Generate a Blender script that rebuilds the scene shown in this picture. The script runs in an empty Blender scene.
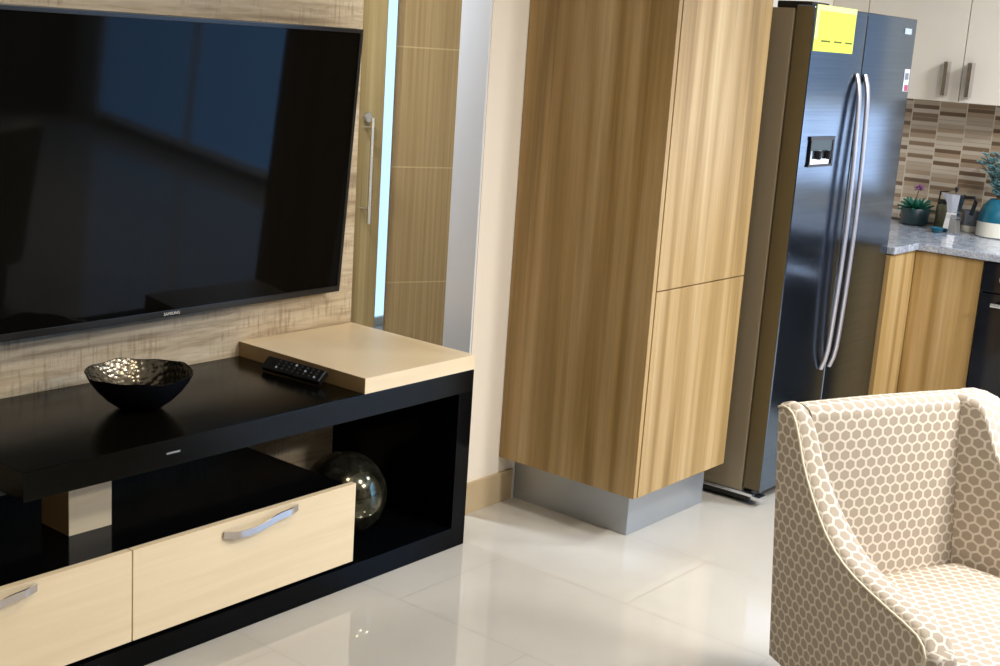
import bpy, bmesh, math, random
from mathutils import Vector, Matrix
random.seed(7)
S = bpy.context.scene
C = S.collection

# ------------------------------------------------------------------ camera
yaw, pitch, roll, F = 0.89667, -0.21997, 0.067176, 1.29944
fw = Vector((math.sin(yaw)*math.cos(pitch), math.cos(yaw)*math.cos(pitch), math.sin(pitch)))
rt = Vector((math.cos(yaw), -math.sin(yaw), 0)); up = rt.cross(fw)
r2 = rt*math.cos(roll) + up*math.sin(roll); u2 = -rt*math.sin(roll) + up*math.cos(roll)
cam = bpy.data.cameras.new('camera'); cam.lens = 36*F; cam.sensor_width = 36; cam.clip_start = .05
co = bpy.data.objects.new('camera', cam); C.objects.link(co)
m3 = Matrix((r2, u2, -fw)).transposed()
co.matrix_world = Matrix.Translation((0, 0, 1.6)) @ m3.to_4x4()
S.camera = co

# ------------------------------------------------------------------ world, lights, exposure
w = bpy.data.worlds.new('world'); S.world = w; w.use_nodes = True
w.node_tree.nodes['Background'].inputs[0].default_value = (.8, .88, 1, 1)
w.node_tree.nodes['Background'].inputs[1].default_value = .3
S.view_settings.view_transform = 'Standard'; S.view_settings.look = 'None'
S.view_settings.gamma = 1; S.view_settings.use_curve_mapping = False
S.view_settings.exposure = 0.7
try:
    S.cycles.use_denoising = True; S.cycles.denoiser = 'OPENIMAGEDENOISE'
    S.cycles.sample_clamp_indirect = 6; S.cycles.max_bounces = 8; S.cycles.diffuse_bounces = 4
    S.cycles.use_adaptive_sampling = False; S.cycles.caustics_reflective = False; S.cycles.caustics_refractive = False
except Exception: pass

def light(name, loc, size, power, col, rot=(0, 0, 0), shape='DISK', sy=None):
    l = bpy.data.lights.new(name, 'AREA'); l.shape = shape; l.size = size
    if sy: l.size_y = sy
    l.energy = power; l.color = col
    o = bpy.data.objects.new(name, l); C.objects.link(o); o.location = loc; o.rotation_euler = rot
    return o
WARM = (1, .88, .70); NEUT = (1, .955, .90); COOL = (.82, .91, 1)
light('ceiling_lamp', (3.3, .2, 2.47), .35, 34, NEUT)
light('ceiling_lamp', (3.9, -1.2, 2.47), .4, 72, NEUT)
light('ceiling_lamp', (1.9, 1.4, 2.47), .2, 9, WARM)
light('kitchen_ceiling_lamp', (5.0, .5, 2.47), .4, 36, COOL)
light('hall_ceiling_lamp', (2.98, 3.62, 2.47), .3, 40, COOL)

# ------------------------------------------------------------------ node helpers
class NT:
    def __init__(s, name):
        s.m = bpy.data.materials.new(name); s.m.use_nodes = True
        s.t = s.m.node_tree; s.n = s.t.nodes; s.l = s.t.links
        s.b = s.n['Principled BSDF']
    def new(s, t, **k):
        n = s.n.new(t)
        for a, v in k.items(): setattr(n, a, v)
        return n
    def link(s, a, b): s.l.new(a, b)
    def coord(s, out='Object', scale=(1, 1, 1), loc=(0, 0, 0)):
        tc = s.new('ShaderNodeTexCoord'); mp = s.new('ShaderNodeMapping')
        mp.inputs['Scale'].default_value = scale; mp.inputs['Location'].default_value = loc
        s.link(tc.outputs[out], mp.inputs['Vector']); return mp.outputs[0]
    def noise(s, vec, scale, detail=4, rough=.55, dist=0):
        n = s.new('ShaderNodeTexNoise'); n.inputs['Scale'].default_value = scale
        n.inputs['Detail'].default_value = detail; n.inputs['Roughness'].default_value = rough
        n.inputs['Distortion'].default_value = dist
        s.link(vec, n.inputs['Vector']); return n.outputs['Fac']
    def ramp(s, fac, stops, interp='LINEAR'):
        r = s.new('ShaderNodeValToRGB'); r.color_ramp.interpolation = interp
        e = r.color_ramp.elements
        while len(e) < len(stops): e.new(.5)
        for i, (p, c) in enumerate(stops):
            e[i].position = p; e[i].color = (*c, 1) if len(c) == 3 else c
        s.link(fac, r.inputs[0]); return r.outputs[0]
    def math(s, op, a, b=None, clamp=False):
        n = s.new('ShaderNodeMath', operation=op, use_clamp=clamp)
        for i, v in enumerate((a, b)):
            if v is None: continue
            if isinstance(v, (int, float)): n.inputs[i].default_value = v
            else: s.link(v, n.inputs[i])
        return n.outputs[0]
    def mix(s, f, a, b, mode='MIX'):
        n = s.new('ShaderNodeMix', data_type='RGBA', blend_type=mode)
        for sock, v in ((n.inputs[0], f), (n.inputs[6], a), (n.inputs[7], b)):
            if isinstance(v, (int, float)): sock.default_value = v
            elif isinstance(v, tuple): sock.default_value = (*v, 1)
            else: s.link(v, sock)
        return n.outputs[2]
    def bump(s, h, strength=.2, dist=.002):
        n = s.new('ShaderNodeBump'); n.inputs['Strength'].default_value = strength
        n.inputs['Distance'].default_value = dist
        s.link(h, n.inputs['Height']); s.link(n.outputs[0], s.b.inputs['Normal'])
    def col(s, c):
        if isinstance(c, tuple): s.b.inputs['Base Color'].default_value = (*c, 1)
        else: s.link(c, s.b.inputs['Base Color'])
    def set(s, **k):
        for a, v in k.items():
            i = s.b.inputs[a.replace('_', ' ')]
            if isinstance(v, (int, float, tuple)): i.default_value = v
            else: s.link(v, i)
        return s.m

def lin(r, g, b):
    f = lambda c: ((c/255+.055)/1.055)**2.4 if c > 10 else c/255/12.92
    return (f(r), f(g), f(b))

def plain(name, c, rough=.5, metal=0, spec=.5, var=.04, **k):
    n = NT(name); v = n.coord()
    f = n.noise(v, 9, 3)
    n.col(n.mix(f, tuple(x*(1-var) for x in c), tuple(min(1, x*(1+var)) for x in c)))
    return n.set(Roughness=rough, Metallic=metal, Specular_IOR_Level=spec, **k)

def wood_stripes(name, dark, mid, light_, rough=.42, axis_mix=True, fine=1.0):
    n = NT(name); tc = n.new('ShaderNodeTexCoord'); sp = n.new('ShaderNodeSeparateXYZ')
    n.link(tc.outputs['Object'], sp.inputs[0])
    a = n.math('ADD', sp.outputs[0], sp.outputs[1])
    cb = n.new('ShaderNodeCombineXYZ'); n.link(a, cb.inputs[0]); n.link(sp.outputs[2], cb.inputs[2])
    def mp(sx, sz):
        m = n.new('ShaderNodeMapping'); m.inputs['Scale'].default_value = (sx, 1, sz)
        n.link(cb.outputs[0], m.inputs['Vector']); return m.outputs[0]
    broad = n.noise(mp(8.5*fine, .30), 1, 3, .5, .5)
    finen = n.noise(mp(48*fine, .8), 1, 5, .65, .4)
    pores = n.noise(mp(260*fine, 7), 1, 2, .6)
    c = n.ramp(broad, [(.32, dark), (.5, mid), (.7, light_)])
    c2 = n.ramp(finen, [(.3, (.69, .65, .58)), (.62, (1.0, 1.0, 1.0))])
    c = n.mix(.75, c, c2, 'MULTIPLY')
    c3 = n.ramp(pores, [(.3, (.8, .77, .7)), (.5, (1, 1, 1))])
    c = n.mix(.5, c, c3, 'MULTIPLY')
    n.col(c); n.bump(finen, .06, .001)
    return n.set(Roughness=rough)

M = {}
M['oak'] = wood_stripes('striped_oak', lin(130, 101, 50), lin(176, 144, 92), lin(207, 179, 133))
M['door_wood'] = wood_stripes('hall_door_wood', lin(136, 114, 72), lin(158, 137, 94), lin(176, 156, 112), fine=1.4)
def door_grooves():
    n = NT('grooved_door_wood'); tc = n.new('ShaderNodeTexCoord'); sp = n.new('ShaderNodeSeparateXYZ')
    n.link(tc.outputs['Object'], sp.inputs[0])
    mpn = n.new('ShaderNodeMapping'); mpn.inputs['Scale'].default_value = (60, 60, .8); n.link(tc.outputs['Object'], mpn.inputs['Vector'])
    f = n.noise(mpn.outputs[0], 1, 4, .6, .2)
    c = n.ramp(f, [(.3, lin(126, 102, 64)), (.7, lin(154, 130, 92))])
    z = n.math('DIVIDE', n.math('SUBTRACT', sp.outputs[2], .02), .51); fr = n.math('FRACT', z)
    g = n.math('LESS_THAN', fr, .012)
    c = n.mix(n.math('MULTIPLY', g, .4), c, lin(190, 170, 126)); n.col(c)
    return n.set(Roughness=.4)
M['groove_door'] = door_grooves()

def weathered():
    n = NT('weathered_pale_wood')
    v1 = n.coord('Object', (1.1, 1, 16)); v2 = n.coord('Object', (5, 1, 60)); v3 = n.coord('Object', (90, 1, 9)); v4 = n.coord('Object', (6, 1, 14))
    a = n.noise(v1, 1, 5, .6, .6); b = n.noise(v2, 1, 6, .7, .4); saw = n.noise(v3, 1, 3, .6); patch = n.noise(v4, 1, 4, .6, .5)
    c = n.ramp(a, [(.28, lin(146, 126, 98)), (.43, lin(196, 176, 146)), (.62, lin(216, 200, 172)), (.8, lin(172, 152, 122))])
    c = n.mix(.8, c, n.ramp(b, [(.32, (.6, .55, .47)), (.55, (1, 1, 1))]), 'MULTIPLY')
    sm = n.math('MULTIPLY', n.ramp(patch, [(.44, (0, 0, 0)), (.58, (1, 1, 1))]), n.ramp(saw, [(.48, (0, 0, 0)), (.62, (1, 1, 1))]))
    c = n.mix(n.math('MULTIPLY', sm, .5), c, lin(138, 112, 82))
    n.col(c); n.bump(b, .12, .001); return n.set(Roughness=.6)
M['weathered'] = weathered()

def floor_mat():
    n = NT('polished_porcelain_tile'); tc = n.new('ShaderNodeTexCoord'); sp = n.new('ShaderNodeSeparateXYZ')
    n.link(tc.outputs['Object'], sp.inputs[0])
    W, Lh = .475, .95
    x = n.math('DIVIDE', n.math('SUBTRACT', sp.outputs[0], 3.075-4.75), W)
    col_i = n.math('FLOOR', x); fx = n.math('FRACT', x)
    par = n.math('MODULO', col_i, 2.0)
    y = n.math('DIVIDE', n.math('ADD', n.math('SUBTRACT', sp.outputs[1], 1.911-9.5), n.math('MULTIPLY', par, .475)), Lh)
    fy = n.math('FRACT', y)
    ex = n.math('MINIMUM', fx, n.math('SUBTRACT', 1.0, fx)); ey = n.math('MINIMUM', fy, n.math('SUBTRACT', 1.0, fy))
    g = n.math('MAXIMUM', n.math('LESS_THAN', n.math('MULTIPLY', ex, W), .0013), n.math('LESS_THAN', n.math('MULTIPLY', ey, Lh), .0013))
    f = n.noise(n.coord('Object', (1, 1, 1)), 1.3, 5, .6)
    c = n.ramp(f, [(.3, lin(193, 187, 176)), (.7, lin(205, 200, 190))])
    c = n.mix(g, c, lin(160, 153, 141)); n.col(c)
    return n.set(Roughness=n.math('ADD', n.math('MULTIPLY', g, .3), .022), Specular_IOR_Level=.75)
M['floor'] = floor_mat()
def paint(name, c):
    n = NT(name); f = n.noise(n.coord(), 40, 3); n.col(n.mix(f, tuple(x*.985 for x in c), c)); n.bump(f, .03, .001)
    return n.set(Roughness=.7, Specular_IOR_Level=.25)
M['cream_wall'] = paint('cream_wall_paint', lin(247, 238, 224))
M['grey_wall'] = paint('grey_wall_paint', lin(150, 158, 168))
M['dark_wall'] = paint('dark_taupe_wall_paint', lin(74, 68, 58))
M['white'] = paint('white_paint', lin(235, 235, 235))
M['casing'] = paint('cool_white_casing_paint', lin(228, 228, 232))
M['baseboard'] = plain('beige_tile_skirting', lin(196, 176, 142), .3)
M['black'] = plain('black_lacquer', (.0016, .0018, .0024), .12, spec=.08)
M['black_top'] = plain('black_brown_lacquer', (.0026, .0024, .0014), .17, spec=.13)
def birch():
    n = NT('cream_birch_veneer'); a = n.noise(n.coord('Object', (1.5, 1.5, 22)), 1, 4, .6, .4)
    n.col(n.ramp(a, [(.3, lin(229, 206, 168)), (.65, lin(240, 219, 182))])); return n.set(Roughness=.3)
M['birch'] = birch()
M['shaded_side'] = plain('birch_shaded_side', lin(158, 130, 88), .5, var=.1)  # darker birch tone, paints shade onto left-facing sides
M['chrome'] = plain('chrome', (.72, .68, .66), .16, 1)
M['steel'] = None
def steel():
    n = NT('brushed_grey_steel'); f = n.noise(n.coord('Object', (2, 2, 160)), 1, 4, .6)
    n.col(n.ramp(f, [(.3, lin(104, 121, 143)), (.7, lin(117, 134, 155))])); n.bump(f, .03, .0005)
    return n.set(Metallic=1., Roughness=.17)
M['steel'] = steel()
M['fridge_side'] = plain('grey_painted_steel', lin(146, 133, 110), .38, .25)
M['fridge_edge'] = plain('dark_door_edge', lin(98, 86, 60), .42, .25)
M['dark'] = plain('dark_plastic', (.006, .006, .007), .35)
M['alu'] = plain('brushed_aluminium_plinth', lin(178, 182, 186), .34, .65)
M['silver'] = plain('polished_silver', (.78, .78, .8), .22, 1)
M['bar'] = plain('satin_steel_bar', (.56, .53, .56), .32, .8)
M['cabinet_cream'] = plain('cream_gloss_laminate', lin(228, 219, 205), .3, var=.02)
M['granite'] = None
def granite():
    n = NT('speckled_blue_grey_granite'); a = n.noise(n.coord(), 120, 5, .7); b = n.noise(n.coord(), 22, 4, .7)
    c = n.ramp(a, [(.35, lin(90, 98, 112)), (.5, lin(158, 164, 176)), (.66, lin(204, 206, 212))])
    c = n.mix(.4, c, n.ramp(b, [(.4, lin(120, 126, 140)), (.6, lin(200, 202, 208))])); n.col(c)
    return n.set(Roughness=.12)
M['granite'] = granite()
def mosaic():
    n = NT('brown_cream_mosaic_tile'); tc = n.new('ShaderNodeTexCoord'); sp = n.new('ShaderNodeSeparateXYZ')
    n.link(tc.outputs['Object'], sp.inputs[0])
    x = n.math('DIVIDE', n.math('ADD', sp.outputs[1], 10-.002), .128); ci = n.math('FLOOR', x); fx = n.math('FRACT', x)
    zo = n.math('MULTIPLY', n.math('MODULO', ci, 2.0), .024)
    z = n.math('DIVIDE', n.math('ADD', sp.outputs[2], zo), .019); zi = n.math('FLOOR', z); fz = n.math('FRACT', z)
    ph = n.math('MODULO', n.math('ADD', zi, 300), 3.0)
    cb = n.new('ShaderNodeCombineXYZ'); n.link(ci, cb.inputs[0]); n.link(zi, cb.inputs[1])
    wn = n.new('ShaderNodeTexWhiteNoise'); wn.noise_dimensions = '2D'; n.link(cb.outputs[0], wn.inputs['Vector'])
    base = n.math('ADD', n.math('MULTIPLY', ph, .27), n.math('MULTIPLY', wn.outputs['Value'], .42))
    c = n.ramp(base, [(0, lin(126, 102, 82)), (.17, lin(148, 124, 100)), (.3, lin(200, 182, 160)), (.55, lin(220, 206, 188)), (.75, lin(188, 164, 138))], 'CONSTANT')
    gx = n.math('LESS_THAN', n.math('MINIMUM', fx, n.math('SUBTRACT', 1.0, fx)), .022)
    gz = n.math('LESS_THAN', fz, .11)
    par = n.math('GREATER_THAN', n.math('MODULO', ci, 2.0), .5)
    c = n.mix(gz, c, lin(186, 166, 140)); c = n.mix(gx, c, lin(224, 210, 188)); n.col(c)
    return n.set(Roughness=.25)
M['mosaic'] = mosaic()

def hexfabric(name, cell=.0285, row=.046, line=lin(219, 210, 196), fill=lin(174, 161, 145)):
    n = NT(name); uv = n.new('ShaderNodeUVMap'); sp = n.new('ShaderNodeSeparateXYZ'); n.link(uv.outputs[0], sp.inputs[0])
    X = n.math('ADD', n.math('DIVIDE', sp.outputs[0], cell), 50.0)
    Y = n.math('ADD', n.math('DIVIDE', sp.outputs[1], row), 50.0)
    def cellrel(o):
        ax = n.math('SUBTRACT', n.math('FRACT', n.math('ADD', X, o)), .5)
        ay = n.math('MULTIPLY', n.math('SUBTRACT', n.math('FRACT', n.math('ADD', Y, o)), .5), 1.732)
        ax = n.math('ABSOLUTE', ax); ay = n.math('ABSOLUTE', ay)
        return n.math('MAXIMUM', ax, n.math('ADD', n.math('MULTIPLY', ax, .5), n.math('MULTIPLY', ay, .866)))
    d = n.math('MINIMUM', cellrel(0.0), cellrel(.5))
    edge = n.ramp(d, [(.375, (0, 0, 0)), (.43, (1, 1, 1))])
    wv = n.noise(n.coord('UV', (900, 900, 900)), 1, 2)
    fc = n.mix(wv, tuple(x*.88 for x in fill), tuple(x*1.08 for x in fill))
    n.col(n.mix(edge, fc, line)); n.bump(n.math('ADD', edge, n.math('MULTIPLY', wv, .5)), .25, .001)
    return n.set(Roughness=.85, Specular_IOR_Level=.2)
M['fabric'] = hexfabric('honeycomb_upholstery')
M['piping'] = plain('cream_piping', lin(232, 222, 200), .8)
def hammered():
    n = NT('hammered_dark_bronze'); v = n.new('ShaderNodeTexVoronoi'); v.inputs['Scale'].default_value = 55
    n.link(n.coord('Object', (1, 1, 1.4)), v.inputs['Vector'])
    n.col((.22, .19, .14)); n.bump(v.outputs['Distance'], .7, .004); return n.set(Metallic=1., Roughness=.24)
M['hammered'] = hammered()
def gloss_outer():
    n = NT('black_glazed_metal'); f = n.noise(n.coord(), 30, 3); n.col((.006, .007, .010)); n.bump(f, .15, .003)
    return n.set(Roughness=.22)
M['bowl_out'] = gloss_outer()
def mercury():
    n = NT('dark_mottled_mercury_glass'); f = n.noise(n.coord(), 24, 5, .7); g = n.noise(n.coord(), 7, 3)
    c = n.ramp(f, [(.36, (.02, .02, .014)), (.55, (.10, .095, .06)), (.72, (.28, .24, .17))])
    n.col(c); n.bump(g, .1, .004); return n.set(Metallic=.85, Roughness=.13)
M['mercury'] = mercury()
def screen():
    n = NT('black_screen_glass'); n.col((.0035, .0032, .0026)); return n.set(Roughness=.05, Specular_IOR_Level=.09)
M['screen'] = screen()
M['bezel'] = plain('dark_brown_bezel', (.022, .019, .015), .3, .3)
M['glass_black'] = plain('black_oven_glass', (.005, .006, .01), .08)
M['label_yellow'] = plain('yellow_paper', lin(226, 234, 76), .6)
M['label_pale'] = plain('pale_yellow_paper', lin(244, 246, 150), .6)
M['ink'] = plain('dark_ink', lin(90, 96, 20), .6)
M['label_white'] = plain('white_sticker', lin(214, 210, 216), .5)
M['label_red'] = plain('red_print', lin(170, 70, 96), .5)
M['logo'] = plain('white_print', lin(235, 230, 220), .5)
M['badge'] = plain('silver_badge', lin(200, 212, 228), .35, .3)
M['teal'] = plain('teal_glaze', lin(22, 92, 112), .25)
M['teal_dark'] = plain('dark_teal_planter', lin(34, 52, 56), .35)
M['ceramic_white'] = plain('white_glaze', lin(226, 220, 204), .3)
M['leaf'] = plain('succulent_green', lin(30, 104, 84), .5, var=.3)
M['leaf_blue'] = plain('blue_green_leaf', lin(104, 146, 148), .6, var=.3)
M['stem'] = plain('brown_stem', lin(110, 84, 54), .7)
M['pink'] = plain('mauve_flower', lin(150, 96, 142), .6)
M['olive'] = plain('olive_glass', lin(84, 80, 56), .15)
M['grey_jar'] = plain('grey_glaze', lin(112, 116, 124), .3)
M['legwood'] = plain('dark_stained_wood', lin(58, 40, 26), .4)
M['button'] = plain('grey_button', lin(60, 60, 62), .5)
M['soil'] = plain('dark_soil', lin(40, 32, 24), .9)
def emis(name, c, s):
    n = NT(name); n.col(tuple(c)); n.b.inputs['Emission Color'].default_value = (*c, 1); n.b.inputs['Emission Strength'].default_value = s
    return n.m
M['daylight'] = emis('daylit_frosted_glass', lin(120, 180, 245), 2.5)
M['kitchen_glow'] = emis('added_kitchen_glow', lin(215, 225, 240), 1.1)
M['hall_glow'] = emis('added_hall_glow', lin(178, 216, 246), .85)

# ------------------------------------------------------------------ mesh helpers
def B(): return bmesh.new()
def box(bm, x0, x1, y0, y1, z0, z1, bev=0, seg=2, mat=None):
    r = bmesh.ops.create_cube(bm, size=1)['verts']
    cx, cy, cz = (x0+x1)/2, (y0+y1)/2, (z0+z1)/2
    for v in r: v.co = Vector((cx+v.co.x*(x1-x0), cy+v.co.y*(y1-y0), cz+v.co.z*(z1-z0)))
    if bev:
        es = list({e for v in r for e in v.link_edges})
        bmesh.ops.bevel(bm, geom=es, offset=bev, segments=seg, affect='EDGES', profile=.7)
    return bm
def bx(*a, **k): return box(B(), *a, **k)
def cyl(bm, p0, p1, r0, r1=None, seg=20, caps=True):
    r1 = r0 if r1 is None else r1
    p0 = Vector(p0); p1 = Vector(p1); d = p1-p0
    mat = Matrix.Translation((p0+p1)/2) @ d.to_track_quat('Z', 'Y').to_matrix().to_4x4()
    bmesh.ops.create_cone(bm, cap_ends=caps, segments=seg, radius1=r0, radius2=r1, depth=d.length, matrix=mat)
    return bm
def lathe(bm, prof, c=(0, 0, 0), seg=40, wob=None):
    rings = []
    for (r, z) in prof:
        if r < 1e-6: rings.append([bm.verts.new((c[0], c[1], c[2]+z))]); continue
        ring = []
        for i in range(seg):
            a = 2*math.pi*i/seg; rr, zz = (r, z) if wob is None else wob(r, z, a)
            ring.append(bm.verts.new((c[0]+rr*math.cos(a), c[1]+rr*math.sin(a), c[2]+zz)))
        rings.append(ring)
    for A, D in zip(rings, rings[1:]):
        for i in range(seg):
            j = (i+1) % seg
            if len(A) == 1 and len(D) == 1: continue
            if len(A) == 1: bm.faces.new((A[0], D[j], D[i]))
            elif len(D) == 1: bm.faces.new((A[i], A[j], D[0]))
            else: bm.faces.new((A[i], A[j], D[j], D[i]))
    return bm
def sweep(bm, pts, prof, upv=Vector((0, 0, 1))):
    """rectangular or round profile (list of (side, up)) swept along pts"""
    rings = []; n = len(pts); pts = [Vector(p) for p in pts]
    for i, p in enumerate(pts):
        t = (pts[min(i+1, n-1)]-pts[max(i-1, 0)]).normalized()
        s = t.cross(upv).normalized(); u = s.cross(t).normalized()
        rings.append([bm.verts.new(p+s*a+u*b) for a, b in prof])
    k = len(prof)
    for A, D in zip(rings, rings[1:]):
        for i in range(k):
            j = (i+1) % k; bm.faces.new((A[i], A[j], D[j], D[i]))
    bm.faces.new(rings[0][::-1]); bm.faces.new(rings[-1])
    return bm
def circ(r, n=8): return [(r*math.cos(2*math.pi*i/n), r*math.sin(2*math.pi*i/n)) for i in range(n)]
def rect(a, b): return [(-a, -b), (a, -b), (a, b), (-a, b)]

def tag(o, label=None, cat=None, group=None, kind=None):
    if label: o['label'] = label
    if cat: o['category'] = cat
    if group: o['group'] = group
    if kind: o['kind'] = kind
    return o
def obj(name, bm, mat, parent=None, smooth=False, local=False, origin=None):
    bmesh.ops.recalc_face_normals(bm, faces=bm.faces)
    me = bpy.data.meshes.new(name)
    off = Vector((0, 0, 0))
    if parent is not None and not local:
        p = parent
        while p is not None: off += p.location; p = p.parent
    if origin is not None: o_ = Vector(origin)-off
    else: o_ = Vector((0, 0, 0))
    for v in bm.verts: v.co -= off + o_
    bm.to_mesh(me); bm.free()
    me.materials.append(mat)
    if smooth:
        for p in me.polygons: p.use_smooth = True
        try: me.set_sharp_from_angle(angle=math.radians(smooth if smooth is not True else 40))
        except Exception: pass
    o = bpy.data.objects.new(name, me); C.objects.link(o)
    o.location = o_
    if parent is not None: o.parent = parent
    return o
def thing(name, loc, label, cat, group=None, rot=(0, 0, 0)):
    o = bpy.data.objects.new(name, None); C.objects.link(o); o.location = loc; o.rotation_euler = rot
    o.empty_display_size = .1
    return tag(o, label, cat, group)
def struct(name, bm, mat, **k): return tag(obj(name, bm, mat, **k), kind='structure')

# ------------------------------------------------------------------ room
XW = 6.02
struct('floor', bx(-1.6, 6.2, -2.8, 5.2, -.1, 0), M['floor'])
struct('ceiling', bx(-1.6, 6.2, -2.8, 5.2, 2.5, 2.6), M['white'])
struct('wall_left', bx(-1.6, 3.055, 3.124, 3.25, 0, 2.5), M['cream_wall'])
struct('wall_center', bx(3.265, XW, 2.725, 2.85, 0, 2.5), M['cream_wall'])
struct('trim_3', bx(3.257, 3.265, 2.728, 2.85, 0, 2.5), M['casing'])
struct('wall_right', bx(XW, 6.2, -2.8, 5.2, 0, 2.5), M['grey_wall'])
struct('wall_front', bx(-1.6, XW, -2.8, -2.65, 0, 2.5), M['dark_wall'])
struct('wall_back', bx(-1.6, XW, 5.05, 5.2, 0, 2.5), M['cream_wall'])
struct('wall_side', bx(-1.75, -1.6, -2.8, 5.2, 0, 2.5), M['dark_wall'])
struct('baseboard_center', bx(3.265, 3.522, 2.713, 2.725, 0, .11, bev=.002), M['baseboard'])
struct('trim_1', bx(3.522, 3.534, 2.712, 2.725, 0, .15), M['white'])      # white edge strip closing the skirting at the cabinet
# backsplash lining the right wall
struct('trim_2', bx(XW-.012, XW, .6, 2.725, .905, 1.48), M['mosaic'])
# big daylit window in the right wall of the living area
def window(name, x0, x1, y0, y1, z0, z1, pane_mat, axis):
    fr = B(); t = .05
    if axis == 'x':
        for a in ((y0, y1, z0, z0+t), (y0, y1, z1-t, z1), (y0, y0+t, z0+t, z1-t), (y1-t, y1, z0+t, z1-t), ((y0+y1)/2-t/2, (y0+y1)/2+t/2, z0+t, z1-t)):
            box(fr, x0, x1, a[0], a[1], a[2], a[3])
        pane = bx((x0+x1)/2-.004, (x0+x1)/2+.004, y0+t, y1-t, z0+t, z1-t)
    else:
        for a in ((x0, x1, z0, z0+t), (x0, x1, z1-t, z1), (x0, x0+t, z0+t, z1-t), (x1-t, x1, z0+t, z1-t)):
            box(fr, a[0], a[1], y0, y1, a[2], a[3])
        pane = bx(x0+t, x1-t, (y0+y1)/2-.004, (y0+y1)/2+.004, z0+t, z1-t)
    w_ = struct(name, fr, M['white']); obj('pane', pane, pane_mat, w_)
window('window_1', XW-.06, XW-.001, -2.3, -.2, .08, 2.2, M['daylight'], 'x')
window('kitchen_glow_panel', XW-.04, XW-.001, .62, 1.60, 1.02, 1.46, M['kitchen_glow'], 'x')  # unseen glowing pane, added to give the refrigerator doors pale reflections
window('hall_glow_panel', 4.75, 5.6, 4.99, 5.049, .0, 2.2, M['hall_glow'], 'y')  # glowing pane added beyond the door gap to make its bright strip
# hall doors
d1 = struct('door_1', bx(3.12, 3.976, 3.88, 3.92, .01, 2.2, bev=.002), M['door_wood'])
hb = B(); cyl(hb, (3.868, 3.835, .82), (3.868, 3.835, 1.26), .009, seg=12)
for z in (.88, 1.22): cyl(hb, (3.868, 3.835, z), (3.868, 3.88, z), .008, seg=10)
obj('door_handle', hb, M['silver'], d1, smooth=40)
lk = B(); cyl(lk, (3.868, 3.878, 1.26), (3.868, 3.86, 1.26), .02, seg=16); obj('lock_rose', lk, M['silver'], d1, smooth=40)
pb = B(); box(pb, 0, .86, -.0125, .0125, .01, 2.2, bev=.002)
d2 = struct('door_2', pb, M['groove_door']); d2.location = (4.088, 3.93, 0); d2.rotation_euler = (0, 0, math.radians(-25))

# ------------------------------------------------------------------ panel behind the television
PY = 3.104
p = obj('wall_panel', bx(.55, 3.065, PY, 3.123, 0.02, 2.46, bev=.0015), M['weathered'])
tag(p, 'weathered pale wood panel covering the wall behind the television', 'wall panel')

# ------------------------------------------------------------------ television
tvb, tvt = Vector((0, 3.052, .764)), Vector((0, 2.990, 1.612))
ang = math.atan2(tvb.y-tvt.y, tvt.z-tvb.z)
TW, TH = 1.46, .848
tv = thing('television', (2.222, 3.034, .764), 'large black flat television mounted on the pale wood panel, tilted slightly down', 'television', rot=(ang, 0, math.radians(1.4)))
bm = B(); box(bm, -TW/2, TW/2, .004, .030, 0, TH, bev=.004); box(bm, -TW/2+.25, TW/2-.25, .03, .045, .12, TH-.2, bev=.008)
obj('casing', bm, M['bezel'], tv, local=True)
bm = B(); bz = .012
box(bm, -TW/2, TW/2, -.004, .004, 0, .02, bev=.0015); box(bm, -TW/2, TW/2, -.004, .004, TH-bz, TH, bev=.0015)
box(bm, -TW/2, -TW/2+bz, -.004, .004, .02, TH-bz); box(bm, TW/2-bz, TW/2, -.004, .004, .02, TH-bz)
obj('bezel', bm, M['bezel'], tv, local=True)
obj('screen', bx(-TW/2+bz, TW/2-bz, -.001, .004, .02, TH-bz), M['screen'], tv, local=True)
def text(s, size, mat, parent, loc, rot, name='logo', ext=.0006):
    cu = bpy.data.curves.new(name, 'FONT'); cu.body = s; cu.size = size; cu.extrude = ext
    cu.align_x = 'CENTER'; cu.align_y = 'CENTER'
    tmp = bpy.data.objects.new('tmp', cu); C.objects.link(tmp)
    dg = bpy.context.evaluated_depsgraph_get(); dg.update()
    me = bpy.data.meshes.new_from_object(tmp.evaluated_get(dg))
    bpy.data.objects.remove(tmp); me.materials.clear(); me.materials.append(mat)
    o = bpy.data.objects.new(name, me); C.objects.link(o); o.parent = parent; o.location = loc; o.rotation_euler = rot
    return o
text('SAMSUNG', .0125, M['logo'], tv, (.048, -.0046, .0095), (math.pi/2, 0, 0))
# bracket arm between set and panel
bm = B(); box(bm, -.15, .15, .04, .082, .3, .6); obj('wall_bracket', bm, M['dark'], tv, local=True)

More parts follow.
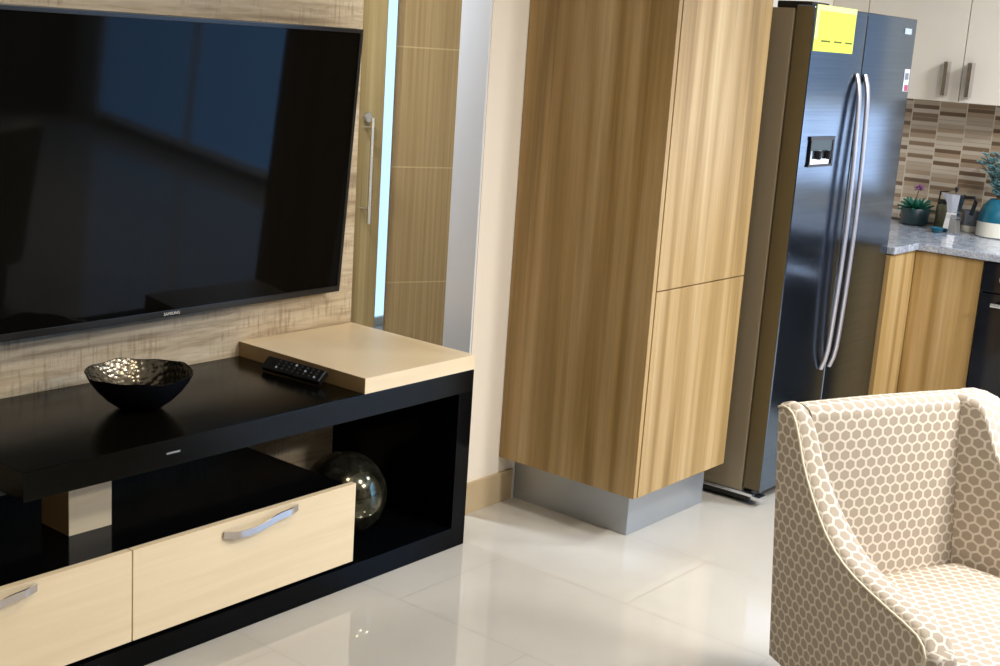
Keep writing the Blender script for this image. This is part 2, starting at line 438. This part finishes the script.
# ------------------------------------------------------------------ media console
YF, YB = 2.543, 3.102
con = thing('media_console', (2.05, 2.82, 0), 'low black media console with two cream drawers and an open cube end', 'media console')
obj('tabletop', bx(1.505, 3.065, YF, YB, .516, .587, bev=.002), M['black_top'], con)
fb = B(); box(fb, 3.0, 3.065, YF, YB, 0, .516, bev=.0015)
obj('side_panel', fb, M['black'], con)
obj('base_panel', bx(1.0, 3.0, YF, YB, 0, .068, bev=.0015), M['black'], con)
obj('drawer_cabinet', bx(1.036, 2.552, YF+.022, YB, .068, .314, bev=.0015), M['black'], con)
for (a, b) in ((1.036, 1.7935), (1.7975, 2.561)):
    d = obj('drawer', bx(a, b, YF, YF+.020, .080, .322, bev=.0012), M['birch'], con)
    cx = 2.205 if b > 2 else 1.405
    pts = []
    for i in range(33):
        t = i/32; x = cx-.130+.258*t
        e = min(1, math.sin(math.pi*t)*2.4)
        sgn = 1/(1+math.exp(-(t-.62)*14))
        pts.append((x, YF-.003-.015*e, .289+.016*sgn - .006*math.sin(math.pi*min(1, t/.6))))
    h = B(); sweep(h, pts, rect(.0022, .0095))
    hh = obj('handle', h, M['chrome'], d, smooth=50)
    for xx in (pts[0], pts[-1]): pass
obj('maker_badge', bx(1.892, 1.934, YF-.0015, YF, .549, .554), M['chrome'], con)
bm = B(); box(bm, 1.743, 1.868, 2.737, 2.86, .314, .516, bev=.001)
blk = obj('support_block', bm, M['birch'], con)
blk.data.materials.append(M['shaded_side'])
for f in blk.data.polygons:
    if f.normal.x < -.5: f.material_index = 1  # left side darkened by colour, as turned from the light
bm = B(); box(bm, 2.580, 3.067, YF, PY-.002, .587, .634, bev=.0012)
rs = obj('raised_shelf', bm, M['birch'], con, origin=(2.82, 2.82, .587))
rs.data.materials.append(M['shaded_side']); rs['label'] = 'cream wooden raised shelf'
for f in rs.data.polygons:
    if f.normal.x < -.5: f.material_index = 1  # same painted shade on the shelf's left side

# decorative ball in the cube
bm = B(); bmesh.ops.create_uvsphere(bm, u_segments=48, v_segments=32, radius=.132, matrix=Matrix.Translation((2.712, 2.742, .201)))
tag(obj('decorative_ball', bm, M['mercury'], smooth=True, origin=(2.712, 2.742, .069)), 'shiny dark mottled glass ball inside the open end of the black console', 'decorative ball')

# bowl
BC = (2.008, 2.815, .588)
def rimw(r, z, a):
    k = max(0, (z-.05)/.065)
    return r*(1+.012*k*math.sin(3*a+.7)+.010*k*math.sin(7*a)), z-.003*k+k*(.0028*math.sin(5*a+1)+.0022*math.sin(9*a+2))
KZ = .885
bowl = thing('bowl', BC, 'dark hammered metal bowl with a wavy rim on the black tabletop', 'bowl')
outer = [(0, 0), (.045, 0), (.05, .002), (.062, .008), (.088, .03), (.112, .058), (.130, .087), (.1405, .112), (.1415, .1145)]
inner = [(.1415, .1145), (.138, .1135), (.127, .089), (.108, .060), (.084, .034), (.058, .014), (.03, .008), (0, .007)]
outer = [(r, z*KZ) for r, z in outer]; inner = [(r, z*KZ if z > .015 else z) for r, z in inner]
obj('bowl_body', lathe(B(), outer, BC, 96, rimw), M['bowl_out'], bowl, smooth=True)
obj('bowl_lining', lathe(B(), inner, BC, 96, rimw), M['hammered'], bowl, smooth=True)

# remote control leaning against the raised shelf
rem = thing('remote_control', (2.560, 2.80, .588), 'black remote control lying against the cream raised shelf', 'remote control', rot=(0, math.radians(-38), math.radians(4)))
bm = B(); box(bm, -.026, .020, -.118, .118, .021, .041, bev=.006, seg=3); rb = obj('remote_body', bm, M['dark'], rem, local=True, smooth=40)
for i in range(8):
    for j in range(3):
        b = B(); cyl(b, (-.015+j*.012, -.095+i*.022, .040), (-.015+j*.012, -.095+i*.022, .0435), .0036, seg=10)
        obj('button', b, M['badge'] if (i*3+j) % 7 == 0 else M['button'], rem, local=True, smooth=40)

# ------------------------------------------------------------------ tall cabinet
tc = thing('tall_cabinet', (3.75, 2.43, 0), 'tall striped oak pantry cabinet with a silver plinth, left of the refrigerator', 'cabinet')
bm = B(); box(bm, 3.449, 3.469, 2.152, 2.722, .17, 2.32, bev=.001); box(bm, 4.013, 4.033, 2.172, 2.722, .17, 2.32, bev=.001)
obj('side_panel', bm, M['oak'], tc)
obj('carcass', bx(3.469, 4.013, 2.175, 2.722, .172, 2.318), M['oak'], tc)
obj('door', bx(3.472, 4.033, 2.15, 2.171, .170, .858, bev=.001), M['oak'], tc)
obj('door', bx(3.472, 4.033, 2.15, 2.171, .862, 2.32, bev=.001), M['oak'], tc)
obj('plinth', bx(3.536, 4.030, 2.222, 2.722, 0, .17, bev=.002), M['alu'], tc)

# ------------------------------------------------------------------ refrigerator
FX0, FX1, FY, FT, FB = 4.141, 5.018, 2.047, 1.79, .045
fr = thing('refrigerator', (4.58, 2.38, 0), 'grey steel side by side refrigerator with two curved bar handles', 'refrigerator')
obj('body', bx(FX0, FX1, FY+.077, 2.70, FB, FT-.012, bev=.004), M['fridge_side'], fr)
XM = 4.563
doors = []
for (a, b) in ((FX0, XM-.003), (XM+.003, FX1)):
    d = obj('door', bx(a, b, FY, FY+.072, FB+.015, FT, bev=.008, seg=3), M['steel'], fr, smooth=40)
    d.data.materials.append(M['fridge_edge'])
    for f in d.data.polygons:
        if f.normal.x < -.9: f.material_index = 1
    doors.append(d)
obj('door_gasket', bx(FX0+.006, FX1-.006, FY+.070, FY+.080, FB+.03, FT-.02), M['fridge_edge'], fr)
for k, (xx, d) in enumerate(((4.520, doors[0]), (4.592, doors[1]))):
    pts = []
    for i in range(29):
        t = i/28; z = .47+1.10*t
        q = math.sin(math.pi*t); pts.append((xx, FY-.003-.017*min(1, (max(q, 0)*4)**.5)-.016*q, z))
    h = B(); sweep(h, pts, [(.013*math.cos(a), .008*math.sin(a)) for a in [2*math.pi*i/12 for i in range(12)]], Vector((0, 1, 0)))
    obj('handle', h, M['bar'], d, smooth=50)
d0, dR = doors
# dispenser
dp = obj('water_dispenser', box(box(box(box(B(), 4.205, 4.395, FY-.008, FY+.004, 1.338, 1.350), 4.209, 4.215, FY-.008, FY+.004, 1.252, 1.338), 4.383, 4.395, FY-.008, FY+.004, 1.252, 1.338), 4.205, 4.395, FY-.008, FY+.004, 1.244, 1.252), M['dark'], d0)
obj('control_panel', bx(4.215, 4.383, FY-.005, FY+.003, 1.300, 1.338), M['teal_dark'], dp)
obj('dispenser_tray', bx(4.215, 4.383, FY-.003, FY+.003, 1.252, 1.300), M['silver'], dp)
for x in (4.27, 4.345):
    bm = B(); cyl(bm, (x, FY-.012, 1.30), (x, FY-.012, 1.270), .011, .008, seg=12); obj('nozzle', bm, M['dark'], dp, smooth=40)
# energy label
el = obj('energy_label', bx(4.150, 4.462, FY-.0015, FY-.0003, 1.640, FT+.004), M['label_yellow'], d0)
for a, b in ((.055, .125), (.155, .215), (.245, .30)): obj('print', bx(4.150+a, 4.150+b, FY-.0022, FY-.0014, 1.672, 1.678), M['ink'], el)
bm = B(); box(bm, 4.150, 4.462, FY-.0021, FY-.0014, 1.775, FT+.003); box(bm, 4.150, 4.172, FY-.0021, FY-.0014, 1.68, 1.775); obj('border', bm, M['label_pale'], el)
obj('badge', bx(4.905, 4.968, FY-.003, FY, 1.730, 1.752, bev=.001), M['badge'], dR)
ws = obj('sticker', bx(4.955, 5.005, FY-.0012, FY-.0002, 1.515, 1.60), M['label_white'], dR)
obj('print', bx(4.968, 5.0, FY-.002, FY-.001, 1.517, 1.54), M['label_red'], ws)
obj('print', bx(4.963, 4.995, FY-.002, FY-.001, 1.56, 1.585), M['grey_jar'], ws)
bm = B(); box(bm, FX0+.01, FX0+.14, FY+.02, FY+.15, FT-.012, FT+.012, bev=.004); obj('hinge_cover', bm, M['dark'], fr)
obj('kick_plate', bx(FX0+.01, FX1-.01, FY+.05, 2.68, .012, FB), M['dark'], fr)
bm = B(); box(bm, FX0-.004, FX0+.018, FY+.03, FY+.24, .034, .046, bev=.002); box(bm, FX0-.003, FX0+.05, FY-.002, FY+.035, .026, .040, bev=.003)
obj('hinge_rail', bm, M['silver'], fr)
for x in (FX0+.05, FX1-.05):
    for y in (FY+.10, 2.62):
        b = B(); cyl(b, (x, y, 0), (x, y, .02), .02, .017, seg=16); obj('foot', b, M['dark'], fr, smooth=40)

# ------------------------------------------------------------------ kitchen counter
CX, CY = 5.266, 2.018
bc = thing('base_cabinet', (5.5, 2.2, 0), 'striped oak base cabinet under the granite counter, turning the corner beside the refrigerator', 'cabinet')
bm = B(); box(bm, 5.03, XW-.01, CY+.035, 2.72, .10, .868); box(bm, CX+.04, XW-.01, 1.745, CY+.035, .10, .868); obj('carcass', bm, M['oak'], bc)
obj('door', bx(5.026, CX+.018, CY+.015, CY+.035, .10, .865, bev=.001), M['oak'], bc)
obj('door', bx(CX+.02, CX+.04, 1.748, CY+.014, .10, .865, bev=.001), M['oak'], bc)
obj('plinth', box(bx(5.03, XW-.02, CY+.08, 2.7, 0, .10), CX+.09, XW-.02, 1.75, CY+.08, 0, .10), M['alu'], bc)
ct = B()
v = [(5.022, CY), (CX, CY), (CX, .62), (XW-.014, .62), (XW-.014, 2.722), (5.022, 2.722)]
lo = [ct.verts.new((a, b, .870)) for a, b in v]; hi = [ct.verts.new((a, b, .900)) for a, b in v]
ct.faces.new(lo[::-1]); ct.faces.new(hi)
for i in range(6): j = (i+1) % 6; ct.faces.new((lo[i], lo[j], hi[j], hi[i]))
cto = obj('countertop', ct, M['granite']); tag(cto, 'speckled blue grey granite countertop in an L shape', 'countertop')
bvm = cto.modifiers.new('bevel', 'BEVEL'); bvm.width = .003; bvm.segments = 2
ov = thing('oven', (5.6, 1.44, 0), 'black built-in oven under the granite counter at the right edge', 'oven')
obj('oven_body', bx(CX+.03, XW-.02, 1.135, 1.742, .1, .866), M['dark'], ov)
od = obj('oven_door', bx(CX+.008, CX+.03, 1.137, 1.740, .12, .74, bev=.003), M['glass_black'], ov)
h = B(); cyl(h, (CX-.03, 1.20, .70), (CX-.03, 1.68, .70), .009, seg=12)
for y in (1.23, 1.65): cyl(h, (CX-.03, y, .70), (CX+.01, y, .70), .007, seg=10)
obj('handle', h, M['silver'], od, smooth=40)
op = obj('control_panel', bx(CX+.008, CX+.03, 1.137, 1.740, .745, .864, bev=.003), M['glass_black'], ov)
for y in (1.25, 1.35, 1.55, 1.65):
    b = B(); cyl(b, (CX+.01, y, .805), (CX-.015, y, .805), .02, .017, seg=20); obj('knob', b, M['silver'], op, smooth=40)
obj('oven_foot', bx(CX+.07, XW-.03, 1.14, 1.738, 0, .1), M['dark'], ov)
bb = thing('base_cabinet', (5.6, .88, 0), 'striped oak base cabinet on the far side of the black oven', 'cabinet')
obj('carcass', bx(CX+.04, XW-.02, .63, 1.132, .1, .866), M['oak'], bb)
obj('door', bx(CX+.02, CX+.04, .632, 1.130, .1, .865, bev=.001), M['oak'], bb)
obj('plinth', bx(CX+.09, XW-.02, .64, 1.13, 0, .1), M['alu'], bb)

# wall cabinets
UX, UZ = 5.68, 1.474
def handle_bar(y, parent):
    b = B(); box(b, UX-.042, UX-.0005, y-.009, y+.009, UZ+.025, UZ+.170, bev=.0015)
    obj('handle', b, M['chrome'], parent)
wc = thing('wall_cabinet', (5.85, 2.09, UZ), 'cream two-door wall cabinet with slim metal handles above the mosaic backsplash', 'wall cabinet')
obj('carcass', bx(UX+.02, XW-.002, 1.632, 2.548, UZ, 2.3), M['cabinet_cream'], wc)
for (a, b, hy) in ((1.632, 2.088, 2.045), (2.092, 2.548, 2.150)):
    d = obj('door', bx(UX, UX+.019, a, b, UZ, 2.3, bev=.0015), M['cabinet_cream'], wc); handle_bar(hy, d)
wc = thing('wall_cabinet', (5.85, 2.63, UZ), 'narrow cream wall cabinet in the corner, behind the top of the refrigerator', 'wall cabinet')
obj('carcass', bx(UX+.02, XW-.002, 2.552, 2.722, UZ, 2.3), M['cabinet_cream'], wc)
obj('door', bx(UX, UX+.019, 2.552, 2.722, UZ, 2.3, bev=.0015), M['cabinet_cream'], wc)

# ------------------------------------------------------------------ things on the counter
CZ = .9005
def leafblade(bm, base, d, L, W, bend=.3):
    d = Vector(d).normalized(); s = d.cross(Vector((0, 0, 1)))
    s = s.normalized() if s.length > 1e-3 else Vector((1, 0, 0))
    n = s.cross(d).normalized(); rows = []
    for i, wf in enumerate((.5, .9, 1, .7, .05)):
        t = i/4; c = Vector(base)+d*L*t - Vector((0, 0, 1))*bend*L*t*t
        rows.append([bm.verts.new(c-s*W*wf/2+n*.1*W), bm.verts.new(c-n*.15*W), bm.verts.new(c+s*W*wf/2+n*.1*W), bm.verts.new(c+n*.22*W)])
    for A, D in zip(rows, rows[1:]):
        for i in range(4): j = (i+1) % 4; bm.faces.new((A[i], A[j], D[j], D[i]))
    bm.faces.new(rows[0][::-1]); bm.faces.new(rows[-1])
pc = (5.88, 2.29, CZ)
pp = thing('potted_succulent', pc, 'dark teal pot with a spiky green succulent and a mauve flower, beside the refrigerator', 'potted plant')
obj('pot', lathe(B(), [(0, 0), (.052, 0), (.060, .006), (.066, .075), (.064, .078), (.058, .074), (.056, .066), (0, .066)], pc, 32), M['teal_dark'], pp, smooth=40)
bm = B()
for i in range(30):
    a = i*2.399; e = .15+1.1*(i/30)
    leafblade(bm, (pc[0]+.012*math.cos(a), pc[1]+.012*math.sin(a), pc[2]+.066), (math.cos(a)*math.cos(e), math.sin(a)*math.cos(e), math.sin(e)), .078, .022, .15)
obj('leaves', bm, M['leaf'], pp)
bm = B(); sweep(bm, [(pc[0], pc[1], pc[2]+.07), (pc[0], pc[1]+.002, pc[2]+.13), (pc[0], pc[1]-.004, pc[2]+.17)], circ(.0025)); obj('stem', bm, M['stem'], pp)
bm = B()
for i in range(14):
    a = i*2.399; e = -.4+1.6*i/14
    leafblade(bm, (pc[0], pc[1]-.004, pc[2]+.168), (math.cos(a)*math.cos(e), math.sin(a)*math.cos(e), math.sin(e)), .026, .014, .1)
obj('flower', bm, M['pink'], pp)
# moka pot
mc = (5.755, 2.068, CZ)
mk = thing('moka_pot', mc, 'silver octagonal moka pot with a black handle, in the middle of the counter', 'moka pot')
obj('boiler', lathe(B(), [(0, 0), (.040, 0), (.043, .004), (.034, .068), (.034, .076), (0, .076)], mc, 8), M['silver'], mk)
obj('upper_chamber', lathe(B(), [(0, .076), (.033, .076), (.033, .086), (.030, .092), (.044, .172), (.042, .172), (0, .165)], mc, 8), M['silver'], mk)
b = lathe(B(), [(.043, .172), (.045, .176), (.020, .186), (0, .188)], mc, 8); ld = obj('lid', b, M['silver'], mk)
b = lathe(B(), [(0, .186), (.006, .186), (.009, .198), (.006, .206), (0, .207)], mc, 16); obj('knob', b, M['dark'], ld, smooth=40)
b = sweep(B(), [(mc[0], mc[1]-.04, mc[2]+.165), (mc[0], mc[1]-.085, mc[2]+.168), (mc[0], mc[1]-.092, mc[2]+.15), (mc[0], mc[1]-.078, mc[2]+.09)], rect(.008, .007)); obj('handle', b, M['dark'], mk)
b = B()
vs = [b.verts.new(x) for x in ((mc[0]-.012, mc[1]+.036, mc[2]+.172), (mc[0]+.012, mc[1]+.036, mc[2]+.172), (mc[0], mc[1]+.066, mc[2]+.176), (mc[0], mc[1]+.034, mc[2]+.13))]
for q in ((0, 1, 2), (0, 2, 3), (1, 3, 2), (0, 3, 1)): b.faces.new([vs[i] for i in q])
obj('spout', b, M['silver'], mk)
# olive canister with a dark lid and bail
oc = (5.90, 2.158, CZ)
ca = thing('storage_jar', oc, 'olive glass jar with a dark wire bail lid, between the succulent and the moka pot', 'jar')
obj('jar_body', lathe(B(), [(0, 0), (.038, 0), (.042, .005), (.042, .10), (.036, .112), (0, .112)], oc, 28), M['olive'], ca, smooth=40)
obj('jar_lid', lathe(B(), [(0, .112), (.038, .112), (.038, .124), (.030, .130), (0, .132)], oc, 28), M['dark'], ca, smooth=40)
b = sweep(B(), [(oc[0], oc[1]+.038, oc[2]+.10), (oc[0]-.01, oc[1]+.030, oc[2]+.165), (oc[0]-.01, oc[1]-.030, oc[2]+.172), (oc[0], oc[1]-.040, oc[2]+.11)], circ(.0045), Vector((1, 0, 0))); obj('bail', b, M['dark'], ca, smooth=40)
# small teal dish
dc = (5.70, 2.112, CZ)
ds = obj('small_dish', lathe(B(), [(0, 0), (.018, 0), (.033, .022), (.031, .023), (.016, .004), (0, .004)], dc, 28), M['teal'], smooth=40, origin=dc)
tag(ds, 'small teal dish at the foot of the moka pot', 'dish')
# grey mug
gc = (5.92, 2.040, CZ)
mg = thing('mug', gc, 'grey mug with a pale base between the moka pot and the teal vase', 'mug')
obj('mug_base', lathe(B(), [(0, 0), (.038, 0), (.041, .004), (.042, .028), (0, .028)], gc, 28), M['ceramic_white'], mg, smooth=40)
obj('mug_body', lathe(B(), [(0, .028), (.042, .028), (.044, .095), (.041, .095), (.038, .03), (0, .03)], gc, 28), M['grey_jar'], mg, smooth=40)
b = sweep(B(), [(gc[0]-.040, gc[1]-.01, gc[2]+.08), (gc[0]-.066, gc[1]-.01, gc[2]+.075), (gc[0]-.066, gc[1]-.01, gc[2]+.05), (gc[0]-.040, gc[1]-.01, gc[2]+.04)], circ(.004)); obj('handle', b, M['grey_jar'], mg, smooth=50)
# teal vase
vc = (5.84, 1.898, CZ)
vs_ = thing('potted_plant', vc, 'round teal vase with a white base holding feathery blue green stems, at the right edge', 'potted plant')
obj('vase_base', lathe(B(), [(0, 0), (.080, 0), (.086, .005), (.086, .068), (0, .068)], vc, 40), M['ceramic_white'], vs_, smooth=40)
obj('vase_body', lathe(B(), [(0, .068), (.086, .068), (.084, .10), (.072, .135), (.050, .160), (.042, .168), (.038, .166), (.045, .15), (0, .10)], vc, 40), M['teal'], vs_, smooth=40)
random.seed(3)
bl = B(); bs = B()
for i in range(24):
    a = i*2.399; sp = .02+.055*random.random(); H = .11+.10*random.random()
    pts = [Vector((vc[0]+.015*math.cos(a), vc[1]+.015*math.sin(a), vc[2]+.155))]
    for k in range(1, 6):
        t = k/5; pts.append(pts[0]+Vector((math.cos(a)*sp*t*t*1.3, math.sin(a)*sp*t*t*1.3, H*t)))
    sweep(bs, pts, circ(.0018, 6), Vector((1, .01, 0)))
    for k in range(1, 6):
        for s in (0, 1, 2):
            aa = a+s*2.1+k; leafblade(bl, pts[k], (math.cos(aa), math.sin(aa), .7), .038, .018, .2)
obj('stems', bs, M['stem'], vs_); obj('leaves', bl, M['leaf_blue'], vs_)

# ------------------------------------------------------------------ armchair
arm = thing('armchair', (2.8975, 1.134, 0), 'cream and taupe honeycomb patterned armchair with sloping arms, in the foreground', 'armchair', rot=(0, 0, math.radians(-24)))
def add_uv(bm): return bm.loops.layers.uv.new('UVMap')
def grid_faces(bm, uvl, P, UV, close_v=False):
    n, m = len(P), len(P[0]); V = [[bm.verts.new(p) for p in row] for row in P]
    for i in range(n-1):
        for j in range(m-1):
            f = bm.faces.new((V[i][j], V[i+1][j], V[i+1][j+1], V[i][j+1])); f.smooth = True
            for l, (a, b) in zip(f.loops, ((i, j), (i+1, j), (i+1, j+1), (i, j+1))): l[uvl].uv = UV[a][b]
    return V
def cap(bm, uvl, row, uvf):
    try:
        f = bm.faces.new(row)
        for l in f.loops: l[uvl].uv = uvf(l.vert.co)
    except ValueError: pass
ZB = .225
PROF = [(-.004, .838), (.012, .845), (.03, .845), (.048, .838), (.062, .818), (.076, .785), (.092, .742), (.11, .71), (.135, .673), (.16, .642), (.19, .612), (.225, .588), (.26, .572), (.30, .560), (.35, .551), (.41, .545), (.47, .540), (.515, .534), (.538, .522), (.55, .503)]
def flare(x, y, z, k=1):
    t = max(0, (z-ZB)/.61)
    return Vector((x*(1+.09*t*k), y+.041*t*k, z))
def make_arm(sgn):
    bm = B(); uvl = add_uv(bm); fl = math.radians(9 if sgn < 0 else 19)
    d = Vector((sgn*math.sin(fl), -math.cos(fl), 0)); nrm = Vector((sgn*math.cos(fl), math.sin(fl), 0)) # outward
    o = Vector((sgn*(.262 if sgn < 0 else .278), 0, 0))
    P, UA, UB, UC, L, edge = [], [], [], [], 0, []
    prev = None
    for s, zt in PROF:
        if sgn > 0: s = s+.03*min(1, max(0, s)/.05)*(1-max(0, s-.1)/.47)
        if prev: L += math.dist(prev, (s, zt))
        prev = (s, zt)
        T = .040+.030*min(1, max(0, (s-.04)/.16)) if sgn < 0 else .112-.040*min(1, max(0, (s-.02)/.3)); r = .017; k_ = max(0, 1-s/.35)
        base = o+d*s; row, ua, ub, uc = [], [], [], []
        def put(v, b):
            row.append(flare(v.x, v.y, v.z, k_)); ua.append((s, v.z)); ub.append((L, b)); uc.append((s+.013, v.z+.02))
        for k in range(7): put(base+Vector((0, 0, ZB+(zt-r-ZB)*k/6)), -r*1.57*(1-k/6))
        for k in range(1, 5):
            a = math.pi/2*k/4; put(base-nrm*r*(1-math.cos(a))+Vector((0, 0, zt-r+r*math.sin(a))), r*a)
        for k in range(0, 5):
            a = math.pi/2*k/4; put(base-nrm*(T-r+r*math.sin(a))+Vector((0, 0, zt-r+r*math.cos(a))), r*1.57+T-2*r+r*a)
        for k in range(1, 7): put(base-nrm*T+Vector((0, 0, zt-r-(zt-r-ZB)*k/6)), 0)
        P.append(row); UA.append(ua); UB.append(ub); UC.append(uc); edge.append(row[7]+nrm*.0015)
    n, m = len(P), len(P[0]); V = [[bm.verts.new(p) for p in row] for row in P]
    for i in range(n-1):
        for j in range(m-1):
            U = UA if j < 6 else (UB if j < 15 else UC)
            f = bm.faces.new((V[i][j], V[i+1][j], V[i+1][j+1], V[i][j+1])); f.smooth = True
            for l, (a, b) in zip(f.loops, ((i, j), (i+1, j), (i+1, j+1), (i, j+1))): l[uvl].uv = U[a][b]
    cap(bm, uvl, V[0][::-1], lambda c: (c.x+.01, c.z))
    base = o+d*PROF[-1][0]; T = .07
    last = V[-1]
    for dx, ins in ((.012, .004), (.018, .014)):
        row = []
        for c in P[-1]:
            w_ = (c-base).dot(nrm)+T/2; z2 = c.z-ins*.8 if c.z > .45 else c.z
            row.append(bm.verts.new(base+d*dx+nrm*(w_*(1-ins/(T/2))-T/2)+Vector((0, 0, z2))))
        for j in range(m-1):
            f = bm.faces.new((last[j], row[j], row[j+1], last[j+1])); f.smooth = True
            for l in f.loops: c = l.vert.co; l[uvl].uv = ((c-base).dot(nrm)+(c-base).dot(d), c.z)
        last = row
    cap(bm, uvl, last, lambda c: ((c-base).dot(nrm), c.z))
    bmesh.ops.recalc_face_normals(bm, faces=bm.faces)
    a_ = obj('arm', bm, M['fabric'], arm, local=True, smooth=50)
    pts = edge+[o+d*.552+nrm*.001+Vector((0, 0, z)) for z in (.44, .35, ZB)]
    pb = B(); sweep(pb, pts, circ(.0026, 8), nrm); obj('piping', pb, M['piping'], a_, local=True, smooth=60)
make_arm(-1); make_arm(1)
# backrest between the arms
def backrest():
    bm = B(); uvl = add_uv(bm); x0, x1 = -.226, .226; nx = 14
    prof = []   # (y, z, v)
    zt = .842
    for k in range(9): prof.append((.002, ZB+(zt-.025-ZB)*k/8))
    for k in range(1, 5): a = math.pi/2*k/4; prof.append((.002-.025*(1-math.cos(a)), zt-.025+.025*math.sin(a)))
    for k in range(0, 5): a = math.pi/2*k/4; prof.append((-.045-.025*math.sin(a), zt-.025+.025*math.cos(a)))
    for k in range(1, 9): z = zt-.025-(zt-.025-.40)*k/8; prof.append((-.07-.018*k/8, z))
    v = [0]
    for a, b in zip(prof, prof[1:]): v.append(v[-1]+math.dist(a, b))
    P, UV = [], []
    for i in range(nx+1):
        t = i/nx; x = x0+(x1-x0)*t; puff = .012*math.sin(math.pi*t)**.5
        P.append([flare(x*(1+.02*(z-ZB)), y-(puff if y < -.05 else 0), z+.003*math.sin(math.pi*t)) for y, z in prof]); UV.append([(x, q) for q in v])
    V = grid_faces(bm, uvl, P, UV); cap(bm, uvl, V[0], lambda c: (c.y, c.z)); cap(bm, uvl, V[-1][::-1], lambda c: (c.y, c.z))
    return bm
obj('backrest', backrest(), M['fabric'], arm, local=True, smooth=50)
def cushion():
    bm = B(); uvl = add_uv(bm); n = 14; P, UV = [], []
    for i in range(n+1):
        s = i/n; row, uv = [], []
        for j in range(n+1):
            t = j/n; y = -.070-.52*t; hl, hr = .200+.085*t, .215+.165*t
            x = -hl+(hl+hr)*s
            e = min(1, min(s, 1-s)*9, (1-t)*9, t*14)
            z = .405+.04*math.sqrt(max(0, 1-(1-e)**2))+.010*math.sin(math.pi*s)*math.sin(math.pi*t)
            row.append(Vector((x, y, z))); uv.append((x*.98, y))
        P.append(row); UV.append(uv)
    V = grid_faces(bm, uvl, P, UV)
    edge = [V[i][0] for i in range(n+1)]+[V[n][j] for j in range(1, n+1)]+[V[i][n] for i in range(n-1, -1, -1)]+[V[0][j] for j in range(n-1, 0, -1)]
    low = [bm.verts.new((v.co.x, v.co.y, ZB+.005)) for v in edge]; k = len(edge); q = 0
    for i in range(k):
        j = (i+1) % k; f = bm.faces.new((edge[j], edge[i], low[i], low[j])); L = (edge[i].co-edge[j].co).length
        for l in f.loops:
            u = q+(L if l.vert in (edge[j], low[j]) else 0); l[uvl].uv = (u, l.vert.co.z)
        q += L
    cap(bm, uvl, low, lambda c: (c.x, c.y))
    return bm
obj('seat', cushion(), M['fabric'], arm, local=True, smooth=50)
for (x, y) in ((-.225, -.05), (.225, -.05), (-.27, -.52), (.36, -.52)):
    b = B(); cyl(b, (x, y, 0), (x*.97, y*.98, ZB+.004), .014, .024, seg=4); obj('leg', b, M['legwood'], arm, local=True)
